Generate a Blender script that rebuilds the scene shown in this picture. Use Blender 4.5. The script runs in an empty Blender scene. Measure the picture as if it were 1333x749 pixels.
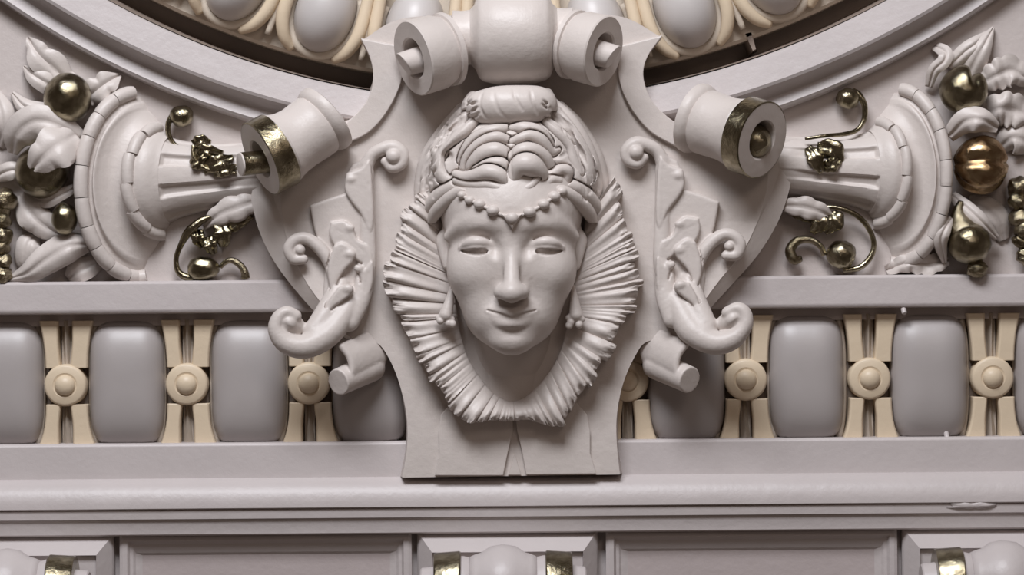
import bpy, bmesh, math, random
import numpy as np
from mathutils import Vector

# ------------------------------------------------------------------ camera
S = 0.0015            # metres per photo pixel on the wall plane
D = 4000.0            # camera distance in the same pixel units
ROLL = 0.0083
CX, CY = 666.5, 374.5
scene = bpy.context.scene
COL = scene.collection
cam_data = bpy.data.cameras.new('camera')
cam_data.sensor_width = 36.0
cam_data.lens = 36.0 * D / 1333.0
cam_data.clip_end = 60
cam = bpy.data.objects.new('camera', cam_data)
cam.location = (0, -D * S, 0)
cam.rotation_euler = (math.pi / 2, ROLL, 0)
COL.objects.link(cam)
scene.camera = cam

# ------------------------------------------------------------------ world, lights, exposure
world = bpy.data.worlds.new('hall_glow')
scene.world = world
world.use_nodes = True
bg = world.node_tree.nodes['Background']
bg.inputs['Color'].default_value = (1.0, 0.80, 0.69, 1)
bg.inputs['Strength'].default_value = 0.12

def area(name, loc, target, sx, sy, power, color):
    l = bpy.data.lights.new(name, 'AREA')
    l.shape = 'RECTANGLE'; l.size = sx; l.size_y = sy
    l.energy = power; l.color = color
    o = bpy.data.objects.new(name, l)
    o.location = loc
    o.rotation_euler = (Vector(target) - Vector(loc)).to_track_quat('-Z', 'Y').to_euler()
    COL.objects.link(o)
    return o
area('daylight_window', (-0.7, -3.3, 3.9), (0, 0, 0.1), 2.8, 1.6, 400, (0.93, 0.95, 1.0))
area('hall_lamp', (1.6, -4.6, 2.2), (0, 0, 0), 1.2, 1.2, 22, (1.0, 0.84, 0.74))
scene.view_settings.view_transform = 'Standard'
scene.view_settings.look = 'None'
scene.view_settings.gamma = 1.0
scene.view_settings.use_curve_mapping = False
scene.view_settings.exposure = -0.38

# ------------------------------------------------------------------ materials
def new_mat(name):
    m = bpy.data.materials.new(name); m.use_nodes = True
    nt = m.node_tree
    return m, nt, nt.nodes['Principled BSDF']

def paint(name, col, rough=0.5, var=0.06, bump=0.25, scale=60, spec=0.4):
    """brushed oil paint on plaster: faint blotches and brush relief"""
    m, nt, b = new_mat(name)
    N = nt.nodes.new; L = nt.links.new
    tc = N('ShaderNodeTexCoord')
    n1 = N('ShaderNodeTexNoise'); n1.inputs['Scale'].default_value = 9; n1.inputs['Detail'].default_value = 5
    L(tc.outputs['Object'], n1.inputs['Vector'])
    mx = N('ShaderNodeMix'); mx.data_type = 'RGBA'
    mx.inputs[6].default_value = tuple(c * (1 - var) for c in col) + (1,)
    mx.inputs[7].default_value = tuple(min(1, c * (1 + var)) for c in col) + (1,)
    L(n1.outputs['Fac'], mx.inputs[0]); L(mx.outputs[2], b.inputs['Base Color'])
    n2 = N('ShaderNodeTexNoise'); n2.inputs['Scale'].default_value = scale; n2.inputs['Detail'].default_value = 6
    n2.inputs['Roughness'].default_value = 0.6
    L(tc.outputs['Object'], n2.inputs['Vector'])
    bp = N('ShaderNodeBump'); bp.inputs['Strength'].default_value = bump; bp.inputs['Distance'].default_value = 0.004
    L(n2.outputs['Fac'], bp.inputs['Height']); L(bp.outputs['Normal'], b.inputs['Normal'])
    b.inputs['Roughness'].default_value = rough
    b.inputs['Specular IOR Level'].default_value = spec
    return m

def gilding(name, col, dark, rough=0.22, bump=0.5, scale=70):
    """gold leaf laid over plaster: wrinkled, tarnished in patches"""
    m, nt, b = new_mat(name)
    N = nt.nodes.new; L = nt.links.new
    tc = N('ShaderNodeTexCoord')
    n1 = N('ShaderNodeTexNoise'); n1.inputs['Scale'].default_value = 45; n1.inputs['Detail'].default_value = 6
    L(tc.outputs['Object'], n1.inputs['Vector'])
    rp = N('ShaderNodeValToRGB')
    rp.color_ramp.elements[0].position = 0.38; rp.color_ramp.elements[0].color = tuple(dark) + (1,)
    rp.color_ramp.elements[1].position = 0.62; rp.color_ramp.elements[1].color = tuple(col) + (1,)
    L(n1.outputs['Fac'], rp.inputs['Fac']); L(rp.outputs['Color'], b.inputs['Base Color'])
    n2 = N('ShaderNodeTexNoise'); n2.inputs['Scale'].default_value = scale; n2.inputs['Detail'].default_value = 8
    n2.inputs['Roughness'].default_value = 0.65
    L(tc.outputs['Object'], n2.inputs['Vector'])
    bp = N('ShaderNodeBump'); bp.inputs['Strength'].default_value = bump; bp.inputs['Distance'].default_value = 0.004
    L(n2.outputs['Fac'], bp.inputs['Height']); L(bp.outputs['Normal'], b.inputs['Normal'])
    b.inputs['Metallic'].default_value = 1.0
    b.inputs['Roughness'].default_value = rough
    return m

M = {
    'plaster': paint('plaster_paint', (0.60, 0.54, 0.505), 0.42, var=0.07, bump=0.4, scale=38),
    'wall': paint('wall_paint', (0.55, 0.49, 0.465), 0.5, bump=0.3),
    'trim': paint('trim_paint', (0.52, 0.47, 0.46), 0.4, bump=0.3, scale=40),
    'panel': paint('panel_paint', (0.47, 0.405, 0.395), 0.5),
    'egg': paint('grey_egg_paint', (0.39, 0.355, 0.345), 0.42, var=0.04, bump=0.12, scale=20, spec=0.6),
    'egg_light': paint('pale_egg_paint', (0.54, 0.505, 0.49), 0.4, var=0.04, bump=0.12, scale=20, spec=0.5),
    'cream': paint('cream_paint', (0.66, 0.54, 0.395), 0.42, bump=0.2),
    'rib': paint('stone_paint', (0.46, 0.40, 0.34), 0.5),
    'rib_light': paint('pale_stone_paint', (0.55, 0.475, 0.39), 0.45),
    'recess': paint('brown_recess', (0.27, 0.215, 0.18), 0.6, var=0.15),  # darker blotchy brown for the oval hollow, its stay and behind the eggs
    'gold': gilding('gold_leaf', (0.37, 0.33, 0.235), (0.20, 0.17, 0.11), 0.16, 0.45, 75),
    'gold_red': gilding('reddish_gold_leaf', (0.48, 0.36, 0.22), (0.30, 0.19, 0.10), 0.16, 0.45, 75),
    'gold_rough': gilding('crumpled_gold_leaf', (0.41, 0.355, 0.25), (0.20, 0.165, 0.105), 0.18, 0.7, 110),
}

# ------------------------------------------------------------------ placing
def world(u, v, d, d0, roll=ROLL):
    """photo pixel and relief height d, for a thing whose middle stands d0 off the wall"""
    k = (D - d0) / D * S
    du = np.asarray(u, float) - CX; dv = np.asarray(v, float) - CY
    c, s = math.cos(roll), math.sin(roll)
    x = (du * c - dv * s) * k
    z = -(du * s + dv * c) * k
    y = -np.asarray(d, float) * S + 0 * x
    return np.stack([x + 0 * y, y, z + 0 * y], -1)

class Place:
    def __init__(self, d0, roll=ROLL): self.d0 = d0; self.roll = roll
    def __call__(self, p):
        p = np.asarray(p, float).reshape(-1, 3)
        return world(p[:, 0], p[:, 1], p[:, 2], self.d0, self.roll)

def origin_of(o):
    p = np.zeros(3)
    while o is not None:
        p += np.array(o.location); o = o.parent
    return p

def thing(name, label, cat, anchor, d0, group=None):
    o = bpy.data.objects.new(name, None)
    o.empty_display_size = 0.02
    COL.objects.link(o)
    o.location = Vector(world(anchor[0], anchor[1], anchor[2], d0).tolist())
    o['label'] = label; o['category'] = cat
    if group: o['group'] = group
    return o

def tag(o, label, cat, group=None):
    o['label'] = label; o['category'] = cat
    if group: o['group'] = group
    return o

def link(name, verts, faces, mat, parent=None, label=None, smooth=True, angle=None, bevel=0, kind=None):
    """verts: world metres; one mesh object, centred for a top-level one"""
    verts = np.asarray(verts, float)
    if parent is not None: org = origin_of(parent)
    else: org = (verts.min(0) + verts.max(0)) / 2
    me = bpy.data.meshes.new(name)
    v = verts - org
    if isinstance(faces, np.ndarray):
        a = v[faces[:, 0]]; b = v[faces[:, 1]]; c = v[faces[:, 2]]
        if np.einsum('ij,ij->', a, np.cross(b, c)) < 0: faces = faces[:, ::-1]
        nf, w = faces.shape
        me.vertices.add(len(v)); me.vertices.foreach_set('co', v.astype(np.float32).ravel())
        me.loops.add(nf * w); me.loops.foreach_set('vertex_index', faces.astype(np.int32).ravel())
        me.polygons.add(nf); me.polygons.foreach_set('loop_start', np.arange(0, nf * w, w, dtype=np.int32))
        me.update(calc_edges=True)
    else:
        me.from_pydata(v.tolist(), [], [list(f) for f in faces])
    me.validate()
    me.polygons.foreach_set('use_smooth', np.full(len(me.polygons), smooth))
    if not isinstance(faces, np.ndarray):
        bm = bmesh.new(); bm.from_mesh(me)
        bmesh.ops.recalc_face_normals(bm, faces=bm.faces)
        if bevel:
            es = [e for e in bm.edges if len(e.link_faces) == 2 and e.calc_face_angle(0) > 0.5]
            bmesh.ops.bevel(bm, geom=es, offset=bevel * S, segments=2, affect='EDGES', profile=0.5, clamp_overlap=True)
        if angle is not None:
            for e in bm.edges:
                if len(e.link_faces) == 2 and e.calc_face_angle(0) > angle: e.smooth = False
        bm.to_mesh(me); bm.free()
    me.materials.append(mat)
    o = bpy.data.objects.new(name, me)
    COL.objects.link(o)
    if parent is not None: o.parent = parent
    else: o.location = Vector(org.tolist())
    if label: o['label'] = label
    if kind: o['kind'] = kind
    return o

def structure(name, verts, faces, mat, **kw):
    return link(name, verts, faces, mat, kind='structure', **kw)

# ------------------------------------------------------------------ shape tools
def spline(pts, n):
    """Catmull-Rom through the rows of pts, n samples"""
    P = np.asarray(pts, float)
    if len(P) == 2:
        t = np.linspace(0, 1, n)[:, None]; return P[0] * (1 - t) + P[1] * t
    Q = np.vstack([2 * P[0] - P[1], P, 2 * P[-1] - P[-2]])
    t = np.linspace(0, len(P) - 1 - 1e-9, n); i = t.astype(int); f = (t - i)[:, None]
    a, b, c, d = Q[i], Q[i + 1], Q[i + 2], Q[i + 3]
    return 0.5 * (2 * b + (c - a) * f + (2 * a - 5 * b + 4 * c - d) * f**2 + (3 * b - a - 3 * c + d) * f**3)

def grid_faces(n, m, close_m=False, close_n=False):
    f = []
    for i in range(n if close_n else n - 1):
        for j in range(m if close_m else m - 1):
            i2, j2 = (i + 1) % n, (j + 1) % m
            f.append((i * m + j, i * m + j2, i2 * m + j2, i2 * m + j))
    return f

def lathe(A, B, prof, seg=48, squash=1.0):
    """prof: (fraction along A->B in px, radius) revolved about the axis A->B (u,v,d)"""
    A = np.array(A, float); B = np.array(B, float)
    ax = (B - A) / np.linalg.norm(B - A)
    e1 = np.cross(ax, [0, 1, 0]) if abs(ax[1]) < 0.9 else np.cross(ax, [1, 0, 0])
    e1 /= np.linalg.norm(e1); e2 = np.cross(ax, e1)
    a = np.linspace(0, 2 * math.pi, seg, endpoint=False)
    V = []
    for t, r in prof:
        V.append(A + ax * t + r * (np.cos(a)[:, None] * e1 + np.sin(a)[:, None] * e2 * squash))
    V = np.concatenate(V)
    F = grid_faces(len(prof), seg, close_m=True)
    if prof[0][1] > 0.01: F.append(tuple(range(seg)))
    if prof[-1][1] > 0.01: F.append(tuple(range((len(prof) - 1) * seg, len(prof) * seg)))
    return V, F

def bent(A, B, dirA, prof, seg=64):
    """lathe along a curved axis: starts at A against dirA, bends to B. prof: (px from A, radius)"""
    A = np.array(A, float); B = np.array(B, float); dA = np.array(dirA, float); dA /= np.linalg.norm(dA)
    Lc = np.linalg.norm(B - A)
    Cc = (A + B) / 2 * 0.7 + (A - dA * Lc * 0.5) * 0.3
    e2p = None; V = []
    a = np.linspace(0, 2 * math.pi, seg, endpoint=False)
    for t, r in prof:
        f = t / Lc
        if f < 0: c = A - dA * t; T = -dA
        else:
            c = (1 - f)**2 * A + 2 * f * (1 - f) * Cc + f * f * B
            T = 2 * (1 - f) * (Cc - A) + 2 * f * (B - Cc); T = T / np.linalg.norm(T)
        e1 = np.cross(T, [0, 1.0, 0]); e1 /= np.linalg.norm(e1); e2 = np.cross(T, e1)
        V.append(c + r * (np.cos(a)[:, None] * e1 + np.sin(a)[:, None] * e2))
    F = grid_faces(len(prof), seg, close_m=True) + [tuple(range(seg)), tuple(range((len(prof) - 1) * seg, len(prof) * seg))]
    return np.concatenate(V), F

def prism(layers):
    """layers: list of (outline Nx2, d) with equal counts; closed by caps"""
    V = []; n = len(layers[0][0])
    for ol, d in layers:
        ol = np.asarray(ol, float)
        dd = np.full((n, 1), d) if np.isscalar(d) else np.asarray(d, float).reshape(n, 1)
        V.append(np.hstack([ol, dd]))
    F = grid_faces(len(layers), n, close_m=True)
    F.append(tuple(range(n))); F.append(tuple(range((len(layers) - 1) * n, len(layers) * n)))
    return np.concatenate(V), F

def tube(pts, n=40, seg=10, flat=1.0):
    """pts rows: u,v,d,r"""
    P = spline(pts, n); c = P[:, :3]; r = P[:, 3]
    T = np.gradient(c, axis=0); T /= np.linalg.norm(T, axis=1)[:, None] + 1e-9
    up = np.array([0, 0, 1.0])
    sd = np.cross(T, up); sd /= np.linalg.norm(sd, axis=1)[:, None] + 1e-9
    nr = np.cross(sd, T)
    a = np.linspace(0, 2 * math.pi, seg, endpoint=False)
    V = c[:, None] + r[:, None, None] * (np.cos(a)[None, :, None] * sd[:, None] + flat * np.sin(a)[None, :, None] * nr[:, None])
    V = V.reshape(-1, 3)
    F = grid_faces(n, seg, close_m=True)
    F.append(tuple(range(seg))); F.append(tuple(range((n - 1) * seg, n * seg)))
    return V, F

def ball(c, r, nu=28, nv=18, fn=None):
    """closed ellipsoid, fn(dir)->radius factor"""
    th = np.linspace(0, math.pi, nv); ph = np.linspace(0, 2 * math.pi, nu, endpoint=False)
    T, P = np.meshgrid(th, ph, indexing='ij')
    dirs = np.stack([np.sin(T) * np.cos(P), np.cos(T), np.sin(T) * np.sin(P)], -1).reshape(-1, 3)
    f = np.ones(len(dirs)) if fn is None else fn(dirs)
    V = np.array(c, float) + dirs * np.array(r, float) * f[:, None]
    return V, grid_faces(nv, nu, close_m=True)

def join(*parts):
    V = []; F = []; o = 0
    for v, f in parts:
        V.append(np.asarray(v)); F += [tuple(i + o for i in q) for q in f]; o += len(v)
    return np.concatenate(V), F

def leaf(spine, widths, cup=0.25, lobes=0, lobe_amp=0.2, thick=7, vein=3.0, n=40, m=15, wav=0.0, seed=0):
    """plaster leaf: spine rows u,v,d ; widths along it ; closed shell with thickness"""
    P = spline(spine, n)
    w = np.maximum(spline(np.array(widths, float)[:, None], n)[:, 0], 0.6)
    T = np.gradient(P[:, :2], axis=0); T /= np.linalg.norm(T, axis=1)[:, None] + 1e-9
    N2 = np.stack([-T[:, 1], T[:, 0]], -1)
    s = np.linspace(0, 1, n); t = np.linspace(-1, 1, m)
    rs = np.random.RandomState(seed); ph = rs.rand(2) * 6
    top = np.zeros((n, m, 3))
    for j, tt in enumerate(t):
        lob = 1 + (lobe_amp * np.abs(np.sin(math.pi * lobes * s + (ph[0] if tt > 0 else ph[1]))) - lobe_amp * 0.6 if lobes else 0) * abs(tt)
        top[:, j, :2] = P[:, :2] + N2 * (tt * w * lob)[:, None]
        dd = P[:, 2] - cup * w * tt * tt - vein * np.exp(-(tt * 5)**2)
        if lobes: dd = dd + lobe_amp * 14 * np.abs(np.sin(math.pi * lobes * s + (ph[0] if tt > 0 else ph[1]))) * abs(tt)
        dd = dd + wav * np.sin(s * 9 + ph[0] + tt * 2)
        top[:, j, 2] = dd
    bot = top.copy(); bot[:, :, 2] -= thick
    V = np.concatenate([top.reshape(-1, 3), bot.reshape(-1, 3)])
    F = grid_faces(n, m); o = n * m
    F += [tuple(i + o for i in reversed(f)) for f in grid_faces(n, m)]
    for i in range(n - 1):
        for j in (0, m - 1):
            q = (i * m + j, (i + 1) * m + j, (i + 1) * m + j + o, i * m + j + o); F.append(q)
    for j in range(m - 1):
        for i in (0, n - 1):
            q = (i * m + j, i * m + j + 1, i * m + j + 1 + o, i * m + j + o); F.append(q)
    return V, F

class Clay:
    """signed-distance modelling clay in photo pixels (u, v, d)"""
    def __init__(self, lo, hi, h):
        self.lo = np.array(lo, float); self.h = h
        self.n = np.ceil((np.array(hi, float) - self.lo) / h).astype(int) + 1
        self.ax = [self.lo[i] + h * np.arange(self.n[i]) for i in range(3)]
        self.F = np.full(self.n, 60.0, np.float32)
    def box(self, lo, hi):
        sl = []
        for i in range(3):
            a = max(0, int((lo[i] - self.lo[i]) / self.h)); b = min(self.n[i], int((hi[i] - self.lo[i]) / self.h) + 2)
            if b <= a: return None
            sl.append(slice(a, b))
        g = [self.ax[i][sl[i]].astype(np.float32) for i in range(3)]
        return tuple(sl), g[0][:, None, None], g[1][None, :, None], g[2][None, None, :]
    def put(self, sl, dist, k, op):
        a = self.F[sl]
        if op == 'add':
            if k > 0:
                h = np.clip(0.5 + 0.5 * (a - dist) / k, 0, 1); r = a * (1 - h) + dist * h - k * h * (1 - h)
            else: r = np.minimum(a, dist)
        else:
            b = -dist
            if k > 0:
                h = np.clip(0.5 - 0.5 * (a - b) / k, 0, 1); r = a * (1 - h) + b * h + k * h * (1 - h)
            else: r = np.maximum(a, b)
        self.F[sl] = r
    def ell(self, c, r, k=0, op='add', rot=0):
        c = np.array(c, float); r = np.array(r, float); R = max(r) if rot else r
        m = k + 4
        B = self.box(c - R - m, c + R + m)
        if B is None: return
        sl, U, V, W = B
        x, y, z = U - c[0], V - c[1], W - c[2]
        if rot:
            ca, sa = math.cos(rot), math.sin(rot); x, y = x * ca + y * sa, -x * sa + y * ca
        k0 = np.sqrt((x / r[0])**2 + (y / r[1])**2 + (z / r[2])**2)
        k1 = np.sqrt((x / r[0]**2)**2 + (y / r[1]**2)**2 + (z / r[2]**2)**2)
        self.put(sl, k0 * (k0 - 1) / np.maximum(k1, 1e-4), k, op)
    def chain(self, pts, k=0, op='add', smooth=True, n=None, flat=1.0):
        P = np.asarray(pts, float)
        if smooth and len(P) > 2: P = spline(P, n or (len(P) - 1) * 5 + 1)
        R = P[:, 3].max() + k + 4
        B = self.box(P[:, :3].min(0) - R, P[:, :3].max(0) + R)
        if B is None: return
        sl, U, V, W = B
        out = np.full(self.F[sl].shape, 1e3, np.float32)
        for a, b in zip(P[:-1], P[1:]):
            ab = b[:3] - a[:3]; L2 = ab @ ab + 1e-9; Rm = max(a[3], b[3]) + k + 4
            Bs = self.box(np.minimum(a[:3], b[:3]) - Rm, np.maximum(a[:3], b[:3]) + Rm)
            if Bs is None: continue
            s2, u, v, w = Bs
            x, y, z = u - a[0], v - a[1], w - a[2]
            t = np.clip((x * ab[0] + y * ab[1] + z * ab[2]) / L2, 0, 1)
            dd = np.sqrt((x - t * ab[0])**2 + (y - t * ab[1])**2 + ((z - t * ab[2]) / flat)**2) - (a[3] + t * (b[3] - a[3]))
            loc = tuple(slice(s2[i].start - sl[i].start, s2[i].stop - sl[i].start) for i in range(3))
            out[loc] = np.minimum(out[loc], dd)
        self.put(sl, np.minimum(out, 60), k, op)
    def slab(self, poly, d0, d1, k=0, op='add', rnd=2.0):
        """extruded polygon"""
        P = np.asarray(poly, float); m = k + 4
        B = self.box([*P.min(0) - m, d0 - m], [*P.max(0) + m, d1 + m])
        if B is None: return
        sl, U, V, W = B
        u = U[:, :, 0] + 0 * V[:, :, 0]; v = V[:, :, 0] + 0 * U[:, :, 0]
        d2 = np.full(u.shape, 1e9, np.float32); ins = np.zeros(u.shape, bool)
        for a, b in zip(P, np.roll(P, -1, 0)):
            e = b - a; t = np.clip(((u - a[0]) * e[0] + (v - a[1]) * e[1]) / (e @ e + 1e-9), 0, 1)
            d2 = np.minimum(d2, (u - a[0] - t * e[0])**2 + (v - a[1] - t * e[1])**2)
            c = ((a[1] > v) != (b[1] > v))
            ins ^= c & (u < (b[0] - a[0]) * (v - a[1]) / (b[1] - a[1] + 1e-12) + a[0])
        s2 = np.sqrt(d2) * np.where(ins, -1, 1) + rnd
        sz = np.abs(W - (d0 + d1) / 2) - (d1 - d0) / 2 + rnd
        s2 = s2[:, :, None] + 0 * W
        sz = sz + 0 * s2
        dist = np.minimum(np.maximum(s2, sz), 0) + np.sqrt(np.maximum(s2, 0)**2 + np.maximum(sz, 0)**2) - rnd
        self.put(sl, dist.astype(np.float32), k, op)
    def cut(self, p, nrm):
        """keep the side the normal points away from"""
        n = np.array(nrm, float); n /= np.linalg.norm(n)
        g = (self.ax[0][:, None, None] - p[0]) * n[0] + (self.ax[1][None, :, None] - p[1]) * n[1] + (self.ax[2][None, None, :] - p[2]) * n[2]
        self.F = np.maximum(self.F, g.astype(np.float32))
    def front(self, u, v):
        """relief height of the surface at a pixel"""
        i = int(round((u - self.lo[0]) / self.h)); j = int(round((v - self.lo[1]) / self.h))
        col = self.F[i, j]; k = np.where(col < 0)[0]
        if len(k) == 0: return self.lo[2]
        k = k[-1]
        if k + 1 >= len(col): return self.ax[2][k]
        return self.ax[2][k] + self.h * col[k] / (col[k] - col[k + 1])
    def mesh(self):
        F = self.F
        for i in range(3):
            for e in (0, -1):
                sl = [slice(None)] * 3; sl[i] = e; F[tuple(sl)] = np.maximum(F[tuple(sl)], 0.3)
        neg = F < 0
        nx, ny, nz = F.shape
        cnt = np.zeros((nx - 1, ny - 1, nz - 1), np.int8)
        for a in (0, 1):
            for b in (0, 1):
                for c in (0, 1):
                    cnt += neg[a:nx - 1 + a, b:ny - 1 + b, c:nz - 1 + c]
        act = np.argwhere((cnt > 0) & (cnt < 8))
        idx = np.full(cnt.shape, -1, np.int32); idx[tuple(act.T)] = np.arange(len(act))
        acc = np.zeros((len(act), 3)); num = np.zeros(len(act))
        corners = [(a, b, c) for a in (0, 1) for b in (0, 1) for c in (0, 1)]
        for p in corners:
            for ax in range(3):
                if p[ax]: continue
                q = list(p); q[ax] = 1
                fa = F[act[:, 0] + p[0], act[:, 1] + p[1], act[:, 2] + p[2]]
                fb = F[act[:, 0] + q[0], act[:, 1] + q[1], act[:, 2] + q[2]]
                m = (fa < 0) != (fb < 0)
                t = np.where(m, fa / np.where(m, fa - fb, 1), 0)
                pos = np.tile(np.array(p, float), (len(act), 1)); pos[:, ax] += t
                acc[m] += pos[m]; num[m] += 1
        V = self.lo + self.h * (act + acc / num[:, None])
        faces = []
        for ax in range(3):
            b, c = [(1, 2), (2, 0), (0, 1)][ax]
            sa = [slice(None)] * 3; sb = [slice(None)] * 3
            sa[ax] = slice(0, -1); sb[ax] = slice(1, None)
            A = neg[tuple(sa)]; Bn = neg[tuple(sb)]
            e = np.argwhere(A != Bn)
            ok = (e[:, b] > 0) & (e[:, c] > 0) & (e[:, b] < F.shape[b] - 1) & (e[:, c] < F.shape[c] - 1)
            e = e[ok]; fl = A[tuple(e.T)]
            def cell(db, dc):
                q = e.copy(); q[:, b] += db; q[:, c] += dc; return idx[tuple(q.T)]
            q = np.stack([cell(-1, -1), cell(0, -1), cell(0, 0), cell(-1, 0)], 1)
            q[~fl] = q[~fl][:, ::-1]
            faces.append(q)
        return V, np.concatenate(faces)

def mirror_pts(pts, axis, dv=0):
    P = np.array(pts, float).copy(); P[:, 0] = 2 * axis - P[:, 0]; P[:, 1] += dv
    return P

# ================================================================== the setting
def level(d0): return Place(d0, 0.0)       # architecture that runs true to the horizon

def run(name, prof, u0, u1, mat, d0=20, fn=None, **kw):
    """straight moulding: profile rows (v, d)"""
    V = [(u, v, d) for u in (u0, u1) for v, d in prof]
    n = len(prof)
    F = [(j, (j + 1) % n, n + (j + 1) % n, n + j) for j in range(n)] + [tuple(range(n)), tuple(range(n, 2 * n))]
    fn = fn or structure
    return fn(name, level(d0)(V), F, mat, smooth=kw.pop('smooth', False), bevel=kw.pop('bevel', 1.2), **kw)

OC = (658, -735)
def ring_pt(th, R, c=75.0):
    r = R + c * th * th * (R / 900.0)
    return OC[0] + r * np.sin(th), OC[1] + r * np.cos(th)
def ring(name, prof, mat, d0=20, t0=-1.0, t1=1.0, n=120, parent=None, fn=None, **kw):
    V = []
    for th in np.linspace(t0, t1, n):
        for R, d in prof:
            u, v = ring_pt(th, R); V.append((u, v, d))
    m = len(prof)
    F = grid_faces(n, m, close_m=True) + [tuple(range(m)), tuple(range((n - 1) * m, n * m))]
    if parent is not None: return link(name, level(d0)(V), F, mat, parent, smooth=True, angle=0.5, **kw)
    return structure(name, level(d0)(V), F, mat, smooth=True, angle=0.5, **kw)

# wall of the spandrels: from the oval frame down to the ledge
V = []
for th in np.linspace(-1.0, 1.0, 121):
    u, v = ring_pt(th, 930)
    V += [(u, v, 0), (u, 420, 0), (u, 420, -60), (u, v, -60)]
F = grid_faces(121, 4, close_m=True) + [(0, 1, 2, 3), (480, 481, 482, 483)]
structure('wall_back', level(0)(V), F, M['wall'], smooth=True, angle=0.4)

# oval frame: broad flat band, hollow step, narrow band
oval = ring('trim_1', [(860, -100), (867, 36), (869, 40), (903, 46), (907, 44), (911, 34), (917, 24), (921, 21), (934, 25), (938, 22), (941, -6), (941, -30), (880, -110)], M['trim'], d0=30)
# dark hollow between the frame and the carved eggs
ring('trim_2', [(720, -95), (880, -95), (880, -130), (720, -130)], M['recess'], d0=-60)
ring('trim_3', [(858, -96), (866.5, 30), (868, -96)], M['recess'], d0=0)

# ledge under the spandrels
run('trim_4', [(362, -20), (362, 25), (365, 29), (400, 31), (404, 29), (405, 10), (407, -60), (380, -60)], -130, 1460, M['trim'], d0=28)
# plain fascia under the egg moulding
run('trim_5', [(574, -60), (574, 24), (577, 27), (622, 29), (628, 20), (628, -60)], -130, 1460, M['trim'], d0=28)
# rounded torus and its fillets

tor = [(618, 20)] + [(622 + 36 * (1 - math.cos(a)), 31 + 27 * math.sin(a)) for a in np.linspace(0.15, math.pi * 0.5, 9)] + [(659, 56), (660, 53), (661, 54.5), (672, 54), (673, 51.5), (676, 50), (692, 49.5), (694, 47), (694, -60), (618, -60)]
torus = run('trim_6', tor, -130, 1460, M['trim'], d0=45, bevel=0, angle=0.6, smooth=True)
# frieze behind the brackets
run('wall_frieze', [(685, -60), (685, 22), (900, 22), (900, -60)], -130, 1460, M['trim'], d0=0, bevel=0)

def frieze_panel(name, u0, u1):
    """sunk panel: stepped moulding around a flat field"""
    vt = 694
    rings = [(u0, vt - 4, 36), (u0 + 4, vt - 1, 38), (u0 + 10, vt + 4, 38), (u0 + 13, vt + 9, 33), (u0 + 17, vt + 13, 32), (u0 + 20, vt + 20, 29), (u0 + 30, vt + 24, 26)]
    V = []; F = []
    for k, (a, t, d) in enumerate(rings):
        o = a - u0
        V += [(u0 + o, t, d), (u1 - o, t, d), (u1 - o, 900, d), (u0 + o, 900, d)]
        if k:
            b = 4 * (k - 1)
            F += [(b, b + 1, b + 5, b + 4), (b + 1, b + 2, b + 6, b + 5), (b + 3, b, b + 4, b + 7)]
    fr = structure(name, level(4)(V), F, M['trim'], smooth=False)
    a, t, d = rings[-1]; o = a - u0
    V, F = prism([([(u0 + o - 2, t - 2), (u1 - o + 2, t - 2), (u1 - o + 2, 900), (u0 + o - 2, 900)], 14), ([(u0 + o - 2, t - 2), (u1 - o + 2, t - 2), (u1 - o + 2, 900), (u0 + o - 2, 900)], 26.5)])
    link('panel', level(4)(V), F, M['panel'], fr, smooth=False)
frieze_panel('trim_7', 157, 534)
frieze_panel('trim_8', 785, 1161)

# ================================================================== egg mouldings
def super_egg(w, h, dep, p=4.4, nu=40, nr=12):
    """pillow-like egg: square-ish oval outline, domed"""
    V = [(0, 0, dep)]; F = []
    a = np.linspace(0, 2 * math.pi, nu, endpoint=False)
    ca, sa = np.cos(a), np.sin(a)
    rad = (np.abs(ca)**p + np.abs(sa)**p)**(-1 / p)
    rr = np.sin(np.linspace(0, math.pi / 2, nr + 1))[1:]
    for q in rr:
        V += [(w * q * rad[i] * ca[i], h * q * rad[i] * sa[i], dep * max(0, 1 - q**3.2)**(1 / 2.2)) for i in range(nu)]
    V += [(w * rad[i] * ca[i], h * rad[i] * sa[i], -14) for i in range(nu)]
    for i in range(nu): F.append((0, 1 + i, 1 + (i + 1) % nu))
    for k in range(nr): F += [(1 + k * nu + i, 1 + k * nu + (i + 1) % nu, 1 + (k + 1) * nu + (i + 1) % nu, 1 + (k + 1) * nu + i) for i in range(nu)]
    F.append(tuple(1 + nr * nu + i for i in range(nu)))
    return np.array(V), F

def strap(cu, side, top):
    """one cream strap beside the dart, running from the edge of the band to the disc"""
    vs = np.linspace(0, 1, 8)
    V = []
    for s in vs:
        if top: v = 413 + 62 * s; flare = 8 * (1 - s)**2
        else: v = 522 + 53 * s; flare = 9 * s**2.5
        inn = 6 + 1.5 * (1 - abs(2 * s - 1)) + (3 * (1 - s) if top else 3 * s); out = 26 + flare + (3 if side > 0 else 0)
        a, b = cu + side * inn, cu + side * out
        V += [(a, v, -18), (a, v, 8), (a + side * 2, v, 11), (b - side * 2, v, 11), (b, v, 8), (b, v, -18)]
    return np.array(V), grid_faces(8, 6, close_m=True) + [tuple(range(6)), tuple(range(42, 48))]

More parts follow.
